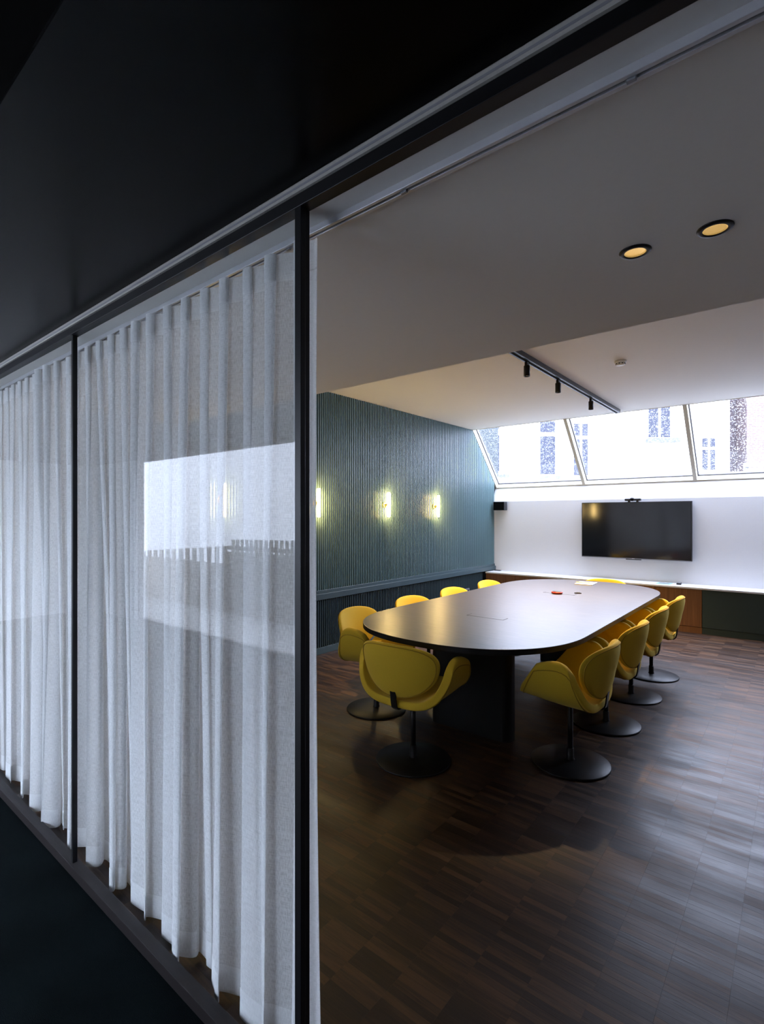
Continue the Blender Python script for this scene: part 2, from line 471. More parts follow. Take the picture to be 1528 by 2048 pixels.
pm = bpy.data.meshes.new('plank'); pm.from_pydata(vv, [], ff); pm.materials.append(M['parquet'])
vv, ff = [], []
for i in range(nx):
    for j in range(4, ny):
        x0, y0 = i * STRIP_L, j * STRIP_W
        if x0 + STRIP_L > XR: continue
        if (i, j) in near:
            o = bpy.data.objects.new('plank', pm); COL.objects.link(o); o.parent = floor
            o.location = (x0 + STRIP_L / 2, y0 + STRIP_W / 2, -random.random() * 0.0003)
        else:
            strip_geo(vv, ff, x0, y0, -random.random() * 0.0003)
sm_ = bpy.data.meshes.new('plank_field'); sm_.from_pydata(vv, [], ff); sm_.materials.append(M['parquet'])
o = bpy.data.objects.new('plank_field', sm_); COL.objects.link(o); o.parent = floor
tag(o, kind='stuff')

cor = obj('floor_corridor', box(-5.0, XR + 0.6, -2.70, P, -0.12, 0.0), M['carpet'])
tag(cor, 'dark teal carpet of the corridor outside the glass', 'carpet', kind='structure')

# ------------------------------------------------------------------ structure: ceilings
lowc = obj('ceiling_low', box(-0.2, XR, P + 0.017, YE, Z1, Z2 + 0.2), M['ceiling'])
tag(lowc, 'low grey-white ceiling band just inside the glass', 'ceiling', kind='structure')
highc = obj('ceiling', box(-0.2, XR, YE, SKY_T[0], Z2, Z2 + 0.2), M['ceiling'])
tag(highc, 'higher white ceiling over the meeting table', 'ceiling', kind='structure')
cc = obj('ceiling_corridor', box(-5.0, XR + 0.6, -0.456, P - 0.025, ZC, ZC + 0.3), M['black_gloss'])
tag(cc, 'glossy black corridor ceiling above the glass partition', 'ceiling', kind='structure')
cc2 = obj('ceiling_soffit', box(-5.0, XR + 0.6, -2.70, -0.461, ZC - 0.004, ZC + 0.3), M['black_matt'])
tag(cc2, 'matt black corridor ceiling panel in the top left corner', 'ceiling', kind='structure')
ct = obj('trim_1', box(-0.1, XR, P - 0.022, P + 0.016, 2.280, 2.303), M['caulk'])
tag(ct, 'pale plaster strip between black frame and corridor ceiling', 'trim', kind='structure')
obj('groove_shade', box(-0.1, XR, P - 0.0225, P - 0.021, 2.288, 2.2935), M['grey_plastic'], ct)  # raised grey strip, the shadow line of a groove put into its colour
obj('backing', box(-0.1, XR, P - 0.024, P + 0.016, 2.303, 2.5), M['black_matt'], ct)

# ------------------------------------------------------------------ structure: slatted wall
wl = obj('wall_left', box(-0.25, -0.012, P, YW + 0.2, -0.1, Z2 + 0.2), M['teal_dark'])
tag(wl, 'teal slatted feature wall with yellow glowing wall lamps', 'wall', kind='structure')
PITCH, SW = 0.0318, 0.0150
def sky_z(y):
    if y <= SKY_T[0]: return Z2
    t = (y - SKY_T[0]) / (SKY_B[0] - SKY_T[0])
    return Z2 + (SKY_B[1] - Z2) * t
cache = {}
def slat_mesh(h, d, mat='teal'):
    key = (round(h, 4), d)
    if key not in cache:
        bm = bmesh.new()
        # square batten with eased edges
        prof = [(-0.012, -SW / 2), (d - 0.003, -SW / 2), (d, -SW / 2 + 0.003), (d, SW / 2 - 0.003), (d - 0.003, SW / 2), (-0.012, SW / 2)]
        n_ = len(prof)
        lo = [bm.verts.new((x, y, 0)) for x, y in prof]; hi = [bm.verts.new((x, y, h)) for x, y in prof]
        for k in range(n_):
            bm.faces.new((lo[k], lo[(k + 1) % n_], hi[(k + 1) % n_], hi[k]))
        bm.faces.new(hi); bm.faces.new(lo[::-1])
        bmesh.ops.recalc_face_normals(bm, faces=bm.faces)
        me = bpy.data.meshes.new('slat'); bm.to_mesh(me); bm.free(); me.materials.append(M[mat])
        cache[key] = me
    return cache[key]
y = 0.14
while y < YW - 0.02:
    top = Z1 if y < YE else sky_z(y + SW / 2) - 0.004
    o = bpy.data.objects.new('slat', slat_mesh(top - 0.69, 0.020)); COL.objects.link(o); o.parent = wl; o.location = (0, y, 0.69)
    if y < 6.80:
        o = bpy.data.objects.new('lower_slat', slat_mesh(0.58 - 0.07, 0.018, 'teal_rail')); COL.objects.link(o); o.parent = wl; o.location = (0, y, 0.07)
    y += PITCH
# dado rail: upper strip set back, deep ledge strip below
bm = box(-0.02, 0.026, P + 0.02, YW, 0.655, 0.692, bevel=0.002)
box(-0.02, 0.045, P + 0.02, YW, 0.592, 0.655, bm, bevel=0.002)
obj('dado_rail', bm, M['teal_rail'], wl)
bl = obj('baseboard_left', box(-0.02, 0.022, P + 0.02, 6.84, 0.0, 0.072, bevel=0.002), M['teal_rail'])
tag(bl, 'teal skirting board below the slatted wall', 'baseboard', kind='structure')

# ------------------------------------------------------------------ structure: screen wall and right wall
bm = bmesh.new()
prof = [(YW, -0.1), (YW, 1.742), (SKY_B[0] - 0.005, SKY_B[1] + 0.0), (SKY_B[0] + 0.03, SKY_B[1] + 0.0), (SKY_B[0] + 0.03, -0.1)]
lo = [bm.verts.new((-0.25, y, z)) for y, z in prof]; hi = [bm.verts.new((XR, y, z)) for y, z in prof]
for i in range(5):
    bm.faces.new((lo[i], lo[(i + 1) % 5], hi[(i + 1) % 5], hi[i]))
bm.faces.new(lo); bm.faces.new(hi[::-1])
wb = obj('wall_back', bm, M['white_wall'])
tag(wb, 'white wall carrying the screen below the skylight', 'wall', kind='structure')
wr = obj('wall_right', box(XR, XR + 0.2, P, YW + 0.3, -0.1, Z2 + 0.2), M['right_wall'])
tag(wr, 'grey wall closing the room on the right, beyond the view', 'wall', kind='structure')

# ------------------------------------------------------------------ structure: skylight
sky = empty('window_2', (0, SKY_B[0], SKY_B[1]))
tag(sky, 'sloping three-pane skylight with cream frame and rain drops', 'window', kind='structure')
dy, dz = SKY_T[0] - SKY_B[0], SKY_T[1] - SKY_B[1]
SL = math.hypot(dy, dz)
ang = math.atan2(dz, -dy)          # slope
# local slope frame: s up the slope, n outward
def slope_box(x0, x1, s0, s1, n0, n1, bevel=0.0):
    bm = box(x0, x1, s0, s1, n0, n1, bevel=bevel)
    S = Vector((0, dy, dz)).normalized(); Nn = Vector((0, dz, -dy)).normalized()
    for v in bm.verts:
        x, s, n = v.co
        v.co = Vector((x, 0, 0)) + S * s + Nn * n
    return bm
XM = [0.0, 1.476, 2.945, 4.414, XR]
GN = 0.10            # depth of the reveal, inner face to glass
for i, xm in enumerate(XM):
    hw = 0.024
    obj('mullion', slope_box(max(xm - hw, 0.0), xm + hw, 0, SL, 0.0, GN + 0.04, 0.002), M['cream'], sky)
obj('sill_frame', slope_box(0, XR, -0.005, 0.028, 0.002, GN + 0.04, 0.002), M['cream'], sky)
obj('head_frame', slope_box(0, XR, SL - 0.012, SL + 0.05, 0.002, GN + 0.04, 0.002), M['cream'], sky)
for a, b_ in zip(XM, XM[1:]):
    x0, x1 = a + 0.024, b_ - 0.024
    g = bmesh.new()
    for (p, q, s0, s1) in ((x0, x0 + 0.014, 0.028, SL - 0.012), (x1 - 0.014, x1, 0.028, SL - 0.012), (x0, x1, 0.028, 0.042)):
        me = bpy.data.meshes.new('t'); t = slope_box(p, q, s0, s1, GN - 0.012, GN + 0.01); t.to_mesh(me); t.free(); g.from_mesh(me); bpy.data.meshes.remove(me)
    S_ = Vector((0, dy, dz)).normalized(); N_ = Vector((0, dz, -dy)).normalized()
    bm = bmesh.new()
    bm.faces.new([bm.verts.new(Vector((x, 0, 0)) + S_ * s_ + N_ * GN) for x, s_ in ((x0, 0.028), (x1, 0.028), (x1, SL - 0.012), (x0, SL - 0.012))])
    pane = obj('pane', bm, M['wet_glass'], sky)
    obj('gasket', g, M['gasket'], pane)
portal('skylight_portal', (XR / 2, (SKY_T[0] + SKY_B[0]) / 2 + 0.06, (SKY_T[1] + SKY_B[1]) / 2 + 0.06), (-(PI / 2 - math.atan2(-dy, dz)) - 0.0, 0, 0), XR, SL)

# ------------------------------------------------------------------ structure: glass partition
part = empty('window_1', (2.0, P, 0))
tag(part, 'black steel framed glass partition between corridor and meeting room', 'partition', kind='structure')
RZ = 0.04
def pbox(name, mat, *a, bevel=0.0012):
    bm = box(*a, bevel=bevel)
    bmesh.ops.translate(bm, vec=-Vector((2.0, 0, 0)), verts=bm.verts)
    return obj(name, bm, mat, part)
pbox('top_rail', M['black_metal'], 0.0, XR, -0.016, 0.016, 2.249, 2.280)
pbox('mullion', M['black_metal'], 3.0645, 3.087, -0.016, -0.0005, RZ, 2.249)
pbox('mullion', M['black_metal'], 3.0615, 3.084, 0.0005, 0.016, RZ, 2.249)
pbox('mullion', M['black_metal'], 1.658, 1.674, -0.009, 0.009, RZ, 2.249)
pbox('mullion', M['black_metal'], 0.29, 0.302, -0.008, 0.008, RZ, 2.249)
pbox('bottom_rail', M['brown_metal'], 0.0, 3.08, -0.020, 0.020, 0.0, RZ)
for x0, x1 in ((0.0, 0.29), (0.302, 1.658), (1.674, 3.0645)):
    bm = bmesh.new()
    bm.faces.new([bm.verts.new((x - 2.0, 0, z)) for x, z in ((x0, RZ), (x1, RZ), (x1, 2.25), (x0, 2.25))])
    obj('pane', bm, M['glass'], part)
wcl = obj('wall_corridor_end', box(-5.0, -0.001, P - 0.03, P + 0.1, 0.0, ZC + 0.3), M['corridor_wall'])
tag(wcl, 'grey corridor wall left of the glass partition', 'wall', kind='structure')

# ------------------------------------------------------------------ structure: corridor outer wall with window (seen mirrored in the glass)
YB = -2.54
CWX = 1.9
CWL = -3.40
bm = box(-5.0, CWL, YB - 0.15, YB, 0.0, ZC + 0.3)
box(CWX, XR + 0.6, YB - 0.15, YB, 0.0, ZC + 0.3, bm)
box(CWL, CWX, YB - 0.15, YB, -0.1, 0.0, bm)
wf = obj('wall_front', bm, M['corridor_wall'])
tag(wf, 'grey corridor wall with a wide window, seen mirrored in the glass', 'wall', kind='structure')
we = obj('wall_corridor_right', box(XR + 0.4, XR + 0.6, YB, P, 0.0, ZC + 0.3), M['corridor_wall'])
tag(we, 'grey wall closing the corridor on the right', 'wall', kind='structure')
we = obj('wall_corridor_left', box(-5.0, -4.8, YB, P, 0.0, ZC + 0.3), M['corridor_wall'])
tag(we, 'grey wall closing the corridor on the far left', 'wall', kind='structure')
w3 = empty('window_3', (-0.95, YB - 0.1, 0))
tag(w3, 'wide corridor window facing the yard, mirrored in the glass', 'window', kind='structure')
for a in ((CWL, CWX, YB - 0.12, YB - 0.06, 0.0, 0.03), (CWL, CWX, YB - 0.12, YB - 0.06, ZC - 0.03, ZC)):
    bm = box(*a); bmesh.ops.translate(bm, vec=-w3.location, verts=bm.verts); obj('frame', bm, M['black_metal'], w3)
for x in (CWL, CWX - 0.04):
    bm = box(x, x + 0.04, YB - 0.12, YB - 0.06, 0.03, ZC - 0.03); bmesh.ops.translate(bm, vec=-w3.location, verts=bm.verts); obj('frame', bm, M['black_metal'], w3)
for x0, x1 in ((CWL + 0.04, CWX - 0.04),):
    bm = bmesh.new()
    bm.faces.new([bm.verts.new(Vector(p) - w3.location) for p in ((x0, YB - 0.09, 0.03), (x1, YB - 0.09, 0.03), (x1, YB - 0.09, ZC - 0.03), (x0, YB - 0.09, ZC - 0.03))])
    obj('pane', bm, M['glass'], w3)
portal('corridor_portal', ((CWX + CWL) / 2, YB - 0.13, ZC / 2), (PI / 2, 0, PI), CWX - CWL, ZC)
yw_ = obj('yard_wall', box(-16, 12, -8.4, -8.0, -0.05, 3.5), M['yard_render'])
tag(yw_, 'pale rendered yard wall mirrored above the picket fence', 'wall', kind='structure')

# ------------------------------------------------------------------ outside: yard, picket fence, houses
gy = obj('yard_ground', box(-14, 10, -14, -2.72, -0.15, -0.05), M['ground'])
tag(gy, 'grey yard outside the corridor window', 'ground', kind='structure')
gb = obj('courtyard_ground', box(-30, 40, 7.6, 40, -0.6, -0.5), M['ground'])
tag(gb, 'grey courtyard ground behind the skylight', 'ground', kind='structure')
fence = empty('picket_fence', (0, -3.9, 0))
tag(fence, 'weathered picket fence mirrored in the corridor glass', 'fence')
def fence_top(x): return 0.83 + (x + 5.8) * 0.069 if x < -3.15 else 1.13 + (x + 2.6) * 0.02
x = -6.1
while x < -0.6:
    left = x < -3.15
    w_ = 0.055 if left else 0.034
    obj('picket', box(x - w_, x + w_, -0.012, 0.012, -0.05, fence_top(x), bevel=0.004, seg=1), M['timber'], fence)
    x += 0.225 if left else 0.118
obj('fence_rail', box(-6.3, -3.15, -0.06, -0.013, 0.60, 0.69), M['timber'], fence)
obj('fence_rail', box(-3.15, -0.5, -0.06, -0.013, 0.96, 1.02), M['timber'], fence)
obj('board', box(-6.9, -6.0, 0.013, 0.03, -0.05, 0.82), M['timber'], fence)
obj('board', box(-6.0, -3.2, 0.013, 0.03, -0.05, 0.73), M['timber'], fence)
obj('board', box(-3.2, -0.5, 0.013, 0.03, -0.05, 0.93), M['timber'], fence)

FD = 20.0     # distance of the facade
def facade_pt(u, v, d=FD):
    return CAM + ray(u, v) * d
house = empty('neighbouring_house', facade_pt(1150, 1033), YAW)
house.location.z = -0.5
tag(house, 'white painted house with tall windows behind the skylight', 'house')
ho = facade_pt(1150, 1033); hz = -0.5
def hx(u): return (u - 1150) / F_PX * FD
def hzz(v): return (HORIZON - v) / F_PX * FD + CAM.z - hz
obj('wall', box(hx(700), hx(1455), 0, 6, 0, 9.5), M['facade'], house)
def house_window(u0, u1, panes, sill, bars=0, arch=False):
    v0, v1 = panes[0][0], panes[-1][1]
    w_ = obj('window', box(hx(u0) - 0.09, hx(u1) + 0.09, -0.07, 0.0, hzz(v1) - 0.09, hzz(v0) + 0.09), M['facade'], house)
    for (a, b_) in panes:
        obj('pane', box(hx(u0), hx(u1), -0.08, -0.06, hzz(b_), hzz(a)), M['far_pane'], w_)
    for q in range(bars):
        xm = hx(u0) + (hx(u1) - hx(u0)) * (q + 1) / (bars + 1)
        obj('bar', box(xm - 0.045, xm + 0.045, -0.1, -0.07, hzz(v1), hzz(v0)), M['facade'], w_)
    if sill:
        obj('sill', box(hx(sill[0]), hx(sill[1]), -0.2, 0.02, hzz(sill[3]), hzz(sill[2])), M['stone'], house)
house_window(967, 998, [(825, 858), (871, 943)], (976, 1016, 949, 955), 1)
house_window(1079, 1109, [(843, 865), (873, 949)], (1076, 1123, 953, 958.5), 0)
house_window(1146, 1174, [(848, 872), (879, 951)], (1142, 1188, 955, 960), 1)
house_window(1295, 1338, [(790, 875)], (1291, 1356, 877, 885), 1)
house_window(1402, 1428, [(877, 894), (900, 940)], None, 1)
obj('lintel', box(hx(1400), hx(1438), -0.12, 0.0, hzz(874), hzz(868)), M['facade'], house)
obj('downpipe', box(hx(1450), hx(1454), -0.15, -0.06, 0, 9.4), M['alu'], house)
annex = empty('white_annex', house.location.copy(), YAW)
tag(annex, 'low white flat-roofed box in front of the white house', 'annex')
obj('wall', box(hx(1236) * .8, hx(1336) * .8, -4.0, -1.0, 0, hzz(936) * 0.8 + 0.1), M['facade'], annex)
obj('side_panel', box(hx(1336) * .8, hx(1349) * .8, -3.9, -1.2, 0, hzz(931) * .8), M['stone'], annex)
bh = empty('brick_house', house.location.copy(), YAW)
tag(bh, 'dark brick building at the right edge of the skylight', 'house')
obj('wall', box(hx(1456), hx(1508), 1.0, 7, 0, 9.5), M['brick_dark'], bh)
obj('side_wall', box(hx(1508), hx(1900), 0.4, 7, 0, 9.5), M['brick_red'], bh)
bf = empty('board_fence', house.location.copy(), YAW)
tag(bf, 'low fence of grey horizontal boards before the brick building', 'fence')
for (v0, v1) in ((927, 934), (939, 946), (951, 957)):
    obj('board', box(hx(1392) * 0.8, hx(1620) * 0.8, -4.0, -3.95, (HORIZON - v1) / F_PX * 16 + CAM.z - hz, (HORIZON - v0) / F_PX * 16 + CAM.z - hz), M['wet_boards'], bf)
for u in (1400, 1454, 1503, 1560):
    obj('post', box(hx(u) * 0.8 - 0.05, hx(u) * 0.8 + 0.05, -3.95, -3.85, 0, (HORIZON - 925) / F_PX * 16 + CAM.z - hz), M['wet_boards'], bf)

# ------------------------------------------------------------------ meeting table
TCX, TCY, THX, THY, TZ = 2.245, 3.53, 0.768, 1.80, 0.75
def table_outline(hx_, hy_, n=2.35, cap=0.78):
    pts = []
    K = 28
    for (sx, sy) in ((1, 1), (-1, 1), (-1, -1), (1, -1)):
        seq = []
        for i in range(K + 1):
            a = PI / 2 * i / K
            cx_ = max(math.cos(a), 0) ** (2 / n); sy_ = max(math.sin(a), 0) ** (2 / n)
            seq.append((sx * hx_ * cx_, sy * ((hy_ - cap) + cap * sy_)))
        if sx * sy < 0: seq.reverse()
        pts += seq if not pts else [p for p in seq if (abs(p[0] - pts[-1][0]) + abs(p[1] - pts[-1][1])) > 1e-4]
    if abs(pts[0][0] - pts[-1][0]) + abs(pts[0][1] - pts[-1][1]) < 1e-4: pts.pop()
    return pts
table = empty('meeting_table', (TCX, TCY, 0))
tag(table, 'long dark oak meeting table with rounded ends and slab pedestals', 'table')
top_o = obj('table_top', prism(table_outline(THX, THY), TZ - 0.034, TZ, 0.003), M['table_wood'], table)
top_o.data.materials.append(M['pedestal'])
for p_ in top_o.data.polygons:
    if abs(p_.normal.z) < 0.5: p_.material_index = 1        # black edge band
for yy in (2.43, 4.45):
    obj('pedestal', prism(rounded_rect(2.25 - TCX, yy - TCY, 0.31, 0.068, 0.06), 0.0, TZ - 0.034), M['pedestal'], table)
for yy in (2.665, 4.15):
    fl = empty('cable_flap'); fl.parent = table; fl.location = (2.245 - TCX, yy - TCY, TZ)
    fl2 = obj('flap_lid', box(-0.145, 0.145, -0.037, 0.037, -0.004, 0.0008), M['table_wood'], fl)
    bm = bmesh.new()
    for a in ((-0.149, 0.149, -0.041, -0.037), (-0.149, 0.149, 0.037, 0.039), (-0.149, -0.145, -0.041, 0.039), (0.145, 0.149, -0.041, 0.039)):
        box(*a, -0.004, 0.0006, bm)
    obj('flap_gap', bm, M['black_matt'], fl)

# ------------------------------------------------------------------ chairs
def make_chair():
    c = empty('tulip_chair')
    # base
    obj('base_disc', lathe([(0, 0.0), (0.226, 0.0), (0.229, 0.003), (0.229, 0.009), (0.225, 0.012), (0.10, 0.018), (0.03, 0.0215), (0, 0.0215)], 64), M['black_metal'], c, True)
    obj('post', lathe([(0, 0.02), (0.016, 0.02), (0.016, 0.40), (0, 0.40)], 20), M['black_metal'], c, True)
    obj('collar', lathe([(0, 0.018), (0.026, 0.018), (0.026, 0.022), (0.0215, 0.03), (0.0205, 0.088), (0.018, 0.092), (0, 0.092)], 24), M['black_metal'], c, True)
    # seat with winged arms, one shell; +y is the front
    NS, NV = 22, 10
    Wd = 0.270
    def shell(s, v):
        th = abs(s) * PI / 2
        sn, cs = math.sin(th), max(math.cos(th), 0.0)
        x = Wd * sn ** 0.72
        lift = 1 - cs ** 0.86
        lift = lift ** 1.25
        wing = lift
        yf = 0.262 - 0.175 * wing - 0.03 * (x / Wd) ** 2 * (1 - wing)
        yr = -0.195 + 0.075 * wing - 0.01 * (x / Wd) ** 2 * (1 - wing)
        t = v
        y_ = yf + (yr - yf) * t
        zs = 0.470 - 0.048 * t - 0.016 * math.sin(PI * t) - 0.012 * (1 - t) ** 4
        hgt = 0.200 + 0.085 * t - 0.085 * t ** 5 + 0.02 * math.sin(PI * t)
        flare = 0.028 * wing * (1 - 0.4 * t)
        zz = zs + hgt * wing
        return Vector((math.copysign(x + flare, s) if s else 0.0, y_, zz))
    bm = bmesh.new()
    grid = [[bm.verts.new(shell(math.sin(PI / 2 * (-1 + 2 * i / NS)) * 0.5 + 0.5 * (-1 + 2 * i / NS), 0.5 - 0.5 * math.cos(PI * j / NV))) for j in range(NV + 1)] for i in range(NS + 1)]
    for i in range(NS):
        for j in range(NV):
            bm.faces.new((grid[i][j], grid[i + 1][j], grid[i + 1][j + 1], grid[i][j + 1]))
    bmesh.ops.recalc_face_normals(bm, faces=bm.faces)
    # make normals point up / inward
    bm.normal_update()
    if sum(f_.normal.z for f_ in bm.faces) < 0: bmesh.ops.reverse_faces(bm, faces=bm.faces)
    me = bpy.data.meshes.new('seat_shell'); bm.to_mesh(me); bm.free()
    sh = obj('seat_shell', me, M['wool'], c, True)
    so = sh.modifiers.new('thick', 'SOLIDIFY'); so.thickness = 0.046; so.offset = -1.0; so.use_even_offset = False
    sb = sh.modifiers.new('round', 'SUBSURF'); sb.levels = 1; sb.render_levels = 2
    # seam along the outer rim
    def outer(s, v, off=0.0465):
        e_ = 1e-3
        p = shell(s, v)
        ds = shell(min(s + e_, 1), v) - shell(max(s - e_, -1), v); dv = shell(s, min(v + e_, 1)) - shell(s, max(v - e_, 0))
        n = ds.cross(dv)
        if n.length > 0: n.normalize()
        if n.z < 0 and abs(s) < 0.5: n = -n
        inward = Vector((-s, 0, 0.6))
        if n.dot(inward) < 0: n = -n
        return p - n * off
    path = []
    q = 26
    for i in range(q + 1): path.append(outer(-0.93 + 1.86 * i / q, 0.065))
    for i in range(1, 8): path.append(outer(0.93, 0.065 + 0.87 * i / 8))
    for i in range(q + 1): path.append(outer(0.93 - 1.86 * i / q, 0.935))
    for i in range(1, 8): path.append(outer(-0.93, 0.935 - 0.87 * i / 8))
    obj('piping', tube(path, 0.0028, 6, True), M['piping'], sh, True)
    # backrest: an egg-shaped pad, wider above, bent around the sitter, leaning back
    zc_, hh = 0.601, 0.166
    lean = math.radians(12)
    def back_pt(a, r, side):
        ca, sa = math.cos(a), math.sin(a)
        ex = math.copysign(abs(ca) ** 0.86, ca); ez = math.copysign(abs(sa) ** 0.86, sa)
        X = 0.268 * ex * (1 + 0.13 * ez) * r
        Z = hh * ez * r
        th = 0.027 * max(0.0, 1 - r ** 5) ** 0.5
        Yp = -0.0
        bend = 1.25 * X * X          # sides come forward
        Yl = bend + (th if side > 0 else -th)
        # lean about the pad's centre
        y2 = Yl * math.cos(lean) - Z * math.sin(lean)
        z2 = Yl * math.sin(lean) + Z * math.cos(lean)
        return Vector((X, -0.226 + y2, zc_ + z2))
    bm = bmesh.new()
    NA = 40
    rs = [0.25, 0.5, 0.72, 0.86, 0.94, 0.985, 1.0]
    front = [bm.verts.new(back_pt(0, 0, 1))]; rear = [bm.verts.new(back_pt(0, 0, -1))]
    fr, rr_ = [], []
    for r_ in rs[:-1]:
        fr.append([bm.verts.new(back_pt(2 * PI * i / NA, r_, 1)) for i in range(NA)])
        rr_.append([bm.verts.new(back_pt(2 * PI * i / NA, r_, -1)) for i in range(NA)])
    rim = [bm.verts.new(back_pt(2 * PI * i / NA, 1.0, 1)) for i in range(NA)]
    fr.append(rim); rr_.append(rim)
    for cen, rings in ((front[0], fr), (rear[0], rr_)):
        for i in range(NA):
            bm.faces.new((cen, rings[0][i], rings[0][(i + 1) % NA]))
        for A_, B_ in zip(rings, rings[1:]):
            for i in range(NA):
                bm.faces.new((A_[i], A_[(i + 1) % NA], B_[(i + 1) % NA], B_[i]))
    bk = obj('backrest', bm, M['wool'], c, True)
    sb = bk.modifiers.new('round', 'SUBSURF'); sb.levels = 0; sb.render_levels = 1
    obj('piping', tube([back_pt(2 * PI * i / 48, 0.945, -1) + Vector((0, -0.001, 0)) for i in range(48)], 0.0028, 6, True), M['piping'], bk, True)
    # steel strap from under the seat up into the pad
    pth = [(0, -0.05, 0.372), (0, -0.165, 0.366), (0, -0.188, 0.369), (0, -0.203, 0.382), (0, -0.210, 0.41), (0, -0.216, 0.46), (0, -0.225, 0.52)]
    bm = bmesh.new()
    rows = []
    for i, p in enumerate(pth):
        p = Vector(p); t = Vector(pth[min(i + 1, len(pth) - 1)]) - Vector(pth[max(i - 1, 0)]); t.normalize()
        n = t.cross(Vector((1, 0, 0))).normalized()
        rows.append([bm.verts.new(p + Vector((sx * 0.019, 0, 0)) + n * sn * 0.004) for sx, sn in ((-1, -1), (1, -1), (1, 1), (-1, 1))])
    for A_, B_ in zip(rows, rows[1:]):
        for k_ in range(4): bm.faces.new((A_[k_], A_[(k_ + 1) % 4], B_[(k_ + 1) % 4], B_[k_]))
    bm.faces.new(rows[0]); bm.faces.new(rows[-1][::-1])
    obj('back_strap', bm, M['black_metal'], c)
    obj('seat_plate', prism(rounded_rect(0, 0, 0.07, 0.09, 0.02), 0.362, 0.384), M['black_metal'], c)
    return c
proto = make_chair()
CH = [
    (2.194, 1.800, 3, 'yellow tulip chair at the near rounded end, its back to the glass'),
    (2.955, 2.369, 90, 'yellow tulip chair nearest the camera in the row on the right side'),
    (2.953, 3.124, 90, 'second yellow tulip chair in the row on the right side'),
    (2.948, 3.860, 90, 'third yellow tulip chair in the row on the right side'),
    (2.957, 4.569, 90, 'yellow tulip chair in the right row farthest from the camera'),
    (1.488, 2.300, -82, 'yellow tulip chair nearest the camera along the slatted wall side'),
    (1.490, 3.021, -90, 'second yellow tulip chair along the slatted wall side'),
    (1.488, 3.754, -90, 'third yellow tulip chair along the slatted wall side'),
    (1.493, 4.514, -90, 'farthest yellow tulip chair along the slatted wall side'),
    (2.290, 5.290, 180, 'yellow tulip chair at the far table end by the white worktop'),
]
for i, (x, y, a, lab) in enumerate(CH):
    c = proto if i == 0 else copy_tree(proto)
    c.location = (x, y, 0); c.rotation_euler = (0, 0, math.radians(a))
    tag(c, lab, 'chair', 'tulip chairs around the meeting table')

# ------------------------------------------------------------------ sideboard under the screen
YC, ZT = 6.848, 0.583
def unit(name, x0, x1, mat, label):
    u_ = empty(name, ((x0 + x1) / 2, (YC + YW) / 2, 0)); tag(u_, label, 'cabinet', 'sideboard units below the screen')
    o_ = Vector(u_.location)
    def ub(nm, m_, *a, bevel=0.0, parent=u_):
        bm_ = box(*a, bevel=bevel); bmesh.ops.translate(bm_, vec=-o_, verts=bm_.verts); return obj(nm, bm_, m_, parent)
    ub('body', mat, x0 + 0.001, x1 - 0.001, YC + 0.022, YW - 0.002, 0.0, ZT - 0.022)
    ub('door', mat, x0 + 0.003, x1 - 0.003, YC, YC + 0.0215, 0.082, ZT - 0.026, bevel=0.0015)
    ub('plinth', mat, x0 + 0.001, x1 - 0.001, YC + 0.004, YC + 0.0215, 0.0, 0.077)
unit('wood_cabinet', 0.05, 1.30, M['veneer'], 'long walnut veneer cabinet against the slatted wall corner')
unit('wood_cabinet', 1.30, 2.545, M['veneer'], 'walnut veneer cabinet hidden behind the far table end')
unit('wood_cabinet', 2.545, 3.082, M['veneer'], 'walnut veneer cabinet next to the dark green one')
unit('green_cabinet', 3.082, 4.20, M['green_front'], 'dark green cabinet right of the walnut ones')
unit('green_cabinet', 4.20, XR - 0.01, M['green_front'], 'dark green cabinet continuing out of view on the right')
wt = empty('worktop', (1.7, 7.0, ZT)); tag(wt, 'continuous white worktop on the cabinets under the screen', 'worktop')
for x0, x1 in ((0.046, 3.08), (3.081, XR - 0.005)):
    bm = box(x0, x1, YC - 0.006, YW - 0.001, ZT - 0.022, ZT, bevel=0.0015); bmesh.ops.translate(bm, vec=-wt.location, verts=bm.verts)
    obj('worktop_panel', bm, M['worktop'], wt)

# ------------------------------------------------------------------ screen, camera bar, speaker
tv = empty('television', (2.211, YW - 0.03, 1.29)); tag(tv, 'large black flat screen mounted on the white wall', 'television')
def lb(o_, nm, mat, *a, bevel=0.0, parent=None, seg=2):
    return obj(nm, box(*a, bevel=bevel, seg=seg), mat, parent or o_)
lb(tv, 'housing', M['plastic'], -0.718, 0.718, -0.045, 0.015, -0.404, 0.408, bevel=0.004)
lb(tv, 'screen', M['tv_screen'], -0.708, 0.708, -0.0465, -0.044, -0.390, 0.400)
lb(tv, 'wall_mount', M['black_metal'], -0.25, 0.25, 0.015, 0.0295, -0.15, 0.15)
lb(tv, 'bottom_bezel', M['grey_plastic'], -0.718, 0.718, -0.0475, -0.045, -0.404, -0.393)
lb(tv, 'badge', M['white_plastic'], -0.018, 0.018, -0.0485, -0.0475, -0.402, -0.396)
lb(tv, 'sensor_bar', M['plastic'], -0.10, 0.10, -0.046, -0.02, -0.416, -0.404, bevel=0.002)
cb = empty('camera_bar', (2.205, YW - 0.075, 1.70)); tag(cb, 'slim black conference camera bar sitting on the screen', 'camera')
bm = box(-0.105, 0.105, -0.03, 0.03, 0.012, 0.047, bevel=0.012, seg=3)
obj('housing', bm, M['plastic'], cb)
bm = lathe([(0, -0.036), (0.022, -0.036), (0.026, -0.03), (0.026, 0.03), (0, 0.03)], 24)
bmesh.ops.rotate(bm, cent=(0, 0, 0), matrix=Matrix.Rotation(PI / 2, 3, 'X'), verts=bm.verts); bmesh.ops.translate(bm, vec=(-0.008, 0, 0.034), verts=bm.verts)
